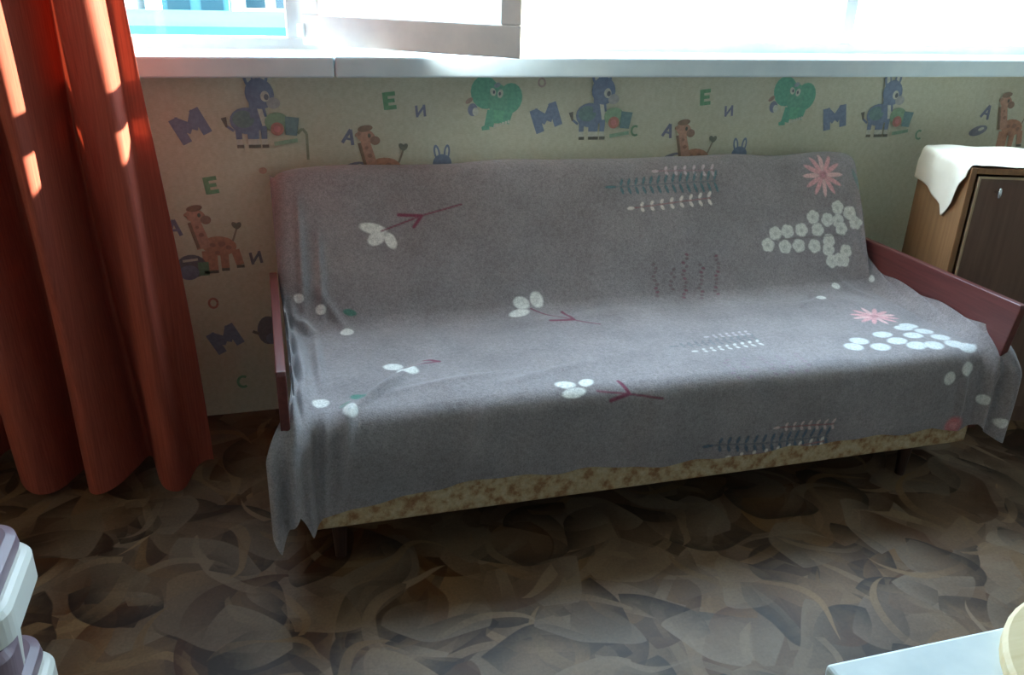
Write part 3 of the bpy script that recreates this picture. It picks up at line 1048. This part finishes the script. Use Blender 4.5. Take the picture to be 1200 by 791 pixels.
# ------------------------------------------------------------------ white and mauve plastic stool in the near left corner
def rrect(x0, x1, y0, y1, r, n=8):
    out = []
    for cx, cy, a0 in ((x1 - r, y1 - r, 0), (x0 + r, y1 - r, math.pi / 2), (x0 + r, y0 + r, math.pi), (x1 - r, y0 + r, 1.5 * math.pi)):
        for i in range(n + 1):
            a = a0 + math.pi / 2 * i / n
            out.append((cx + r * math.cos(a), cy + r * math.sin(a)))
    return out


def loft(name, sections, mat, parent, close=True):
    bm = bmesh.new()
    rows = [[bm.verts.new((p[0], p[1], z)) for p in poly] for poly, z in sections]
    n = len(rows[0])
    for a, b in zip(rows[:-1], rows[1:]):
        for i in range(n):
            bm.faces.new((a[i], a[(i + 1) % n], b[(i + 1) % n], b[i]))
    if close:
        bm.faces.new(rows[0][::-1])
        bm.faces.new(rows[-1])
    return bm_obj(name, bm, mat, parent, False)


st = empty('plastic_step_stool', (-0.70, -1.45, 0), label='white and mauve plastic step stool at the lower left edge of the photo', category='stool')
def tier(x0, x1, y0, y1, zt, zb, taper):
    loft('body', [(rrect(x0 + taper, x1 - taper, y0 + taper, y1 - taper, .05), zb), (rrect(x0 + .03, x1 - .03, y0 + .03, y1 - .03, .05), zt - .09), (rrect(x0, x1, y0, y1, .05), zt - .06), (rrect(x0, x1, y0, y1, .05), zt - .012), (rrect(x0 + .006, x1 - .006, y0 + .006, y1 - .006, .046), zt - .003), (rrect(x0 + .014, x1 - .014, y0 + .014, y1 - .014, .042), zt)], M_PWHITE, st)
    loft('tread', [(rrect(x0 + .022, x1 - .022, y0 + .01, y1 + .004, .05), zt - .010), (rrect(x0 + .018, x1 - .018, y0 + .008, y1 + .010, .05), zt + .004), (rrect(x0 + .020, x1 - .020, y0 + .010, y1 + .008, .05), zt + .022), (rrect(x0 + .034, x1 - .034, y0 + .022, y1 - .004, .04), zt + .028)], M_PMAUVE, st)
    loft('front_band', [(rrect(x0 + .03, x1 - .016, y0 - .006, y0 + .08, .035), zt - .15), (rrect(x0 + .03, x1 - .006, y0 - .012, y0 + .08, .035), zt - .13), (rrect(x0 + .03, x1 - .004, y0 - .012, y0 + .08, .035), zt - .075), (rrect(x0 + .03, x1 - .012, y0 - .006, y0 + .08, .035), zt - .062)], M_PMAUVE, st)
tier(-.20, .238, -.09, .135, .50, .0, .055)
tier(-.20, .236, -.32, .125, .27, .0, .04)

# ------------------------------------------------------------------ beyond the window: the ground below and blocks of flats
box('ground', (-150, 6, -16.2), (150, 260, -16.0), M_GROUND, kind='structure')


def block_of_flats(x, y, w, d, h, mat, label, nx, nz, rz=0.0):
    b = empty('apartment_block', (x, y, -16.0), rz, label=label, category='building', group='blocks of flats outside the window')
    box('walls', (-w / 2, 0, 0), (w / 2, d, h), mat, b)
    box('roof', (-w / 2 - .3, -.3, h), (w / 2 + .3, d + .3, h + .5), M_ROOF, b)
    me = None
    for i in range(nx):
        for k in range(nz):
            cx = -w / 2 + (i + .5) * w / nx
            cz = 1.2 + (k + .5) * (h - 1.6) / nz
            if me is None:
                o = box('window', (-.75, -.08, -.7), (.75, .05, .7), M_PANE, b)
                me = o.data
            else:
                o = bpy.data.objects.new('window', me)
                link(o, b)
            o.location = (cx, 0, cz)


block_of_flats(-4.5, 27, 13, 9, 15.0, M_CONC2, 'low slate-blue building with a flat roof just below the left window pane', 7, 5)
block_of_flats(-11.5, 62, 7, 10, 20.0, M_CONC, 'narrow white block of flats beside the curtain, seen through the left pane', 3, 6)
block_of_flats(-4.0, 66, 4.5, 10, 19.0, M_CONC2, 'narrow slate-blue block of flats in the middle of the left pane', 2, 6)
block_of_flats(2.5, 74, 7, 12, 19.5, M_CONC, 'white block of flats seen next to the open sash through the left pane', 3, 6)
block_of_flats(40, 95, 50, 12, 15.5, M_CONC, 'long pale block of flats beyond the right part of the window', 14, 1)
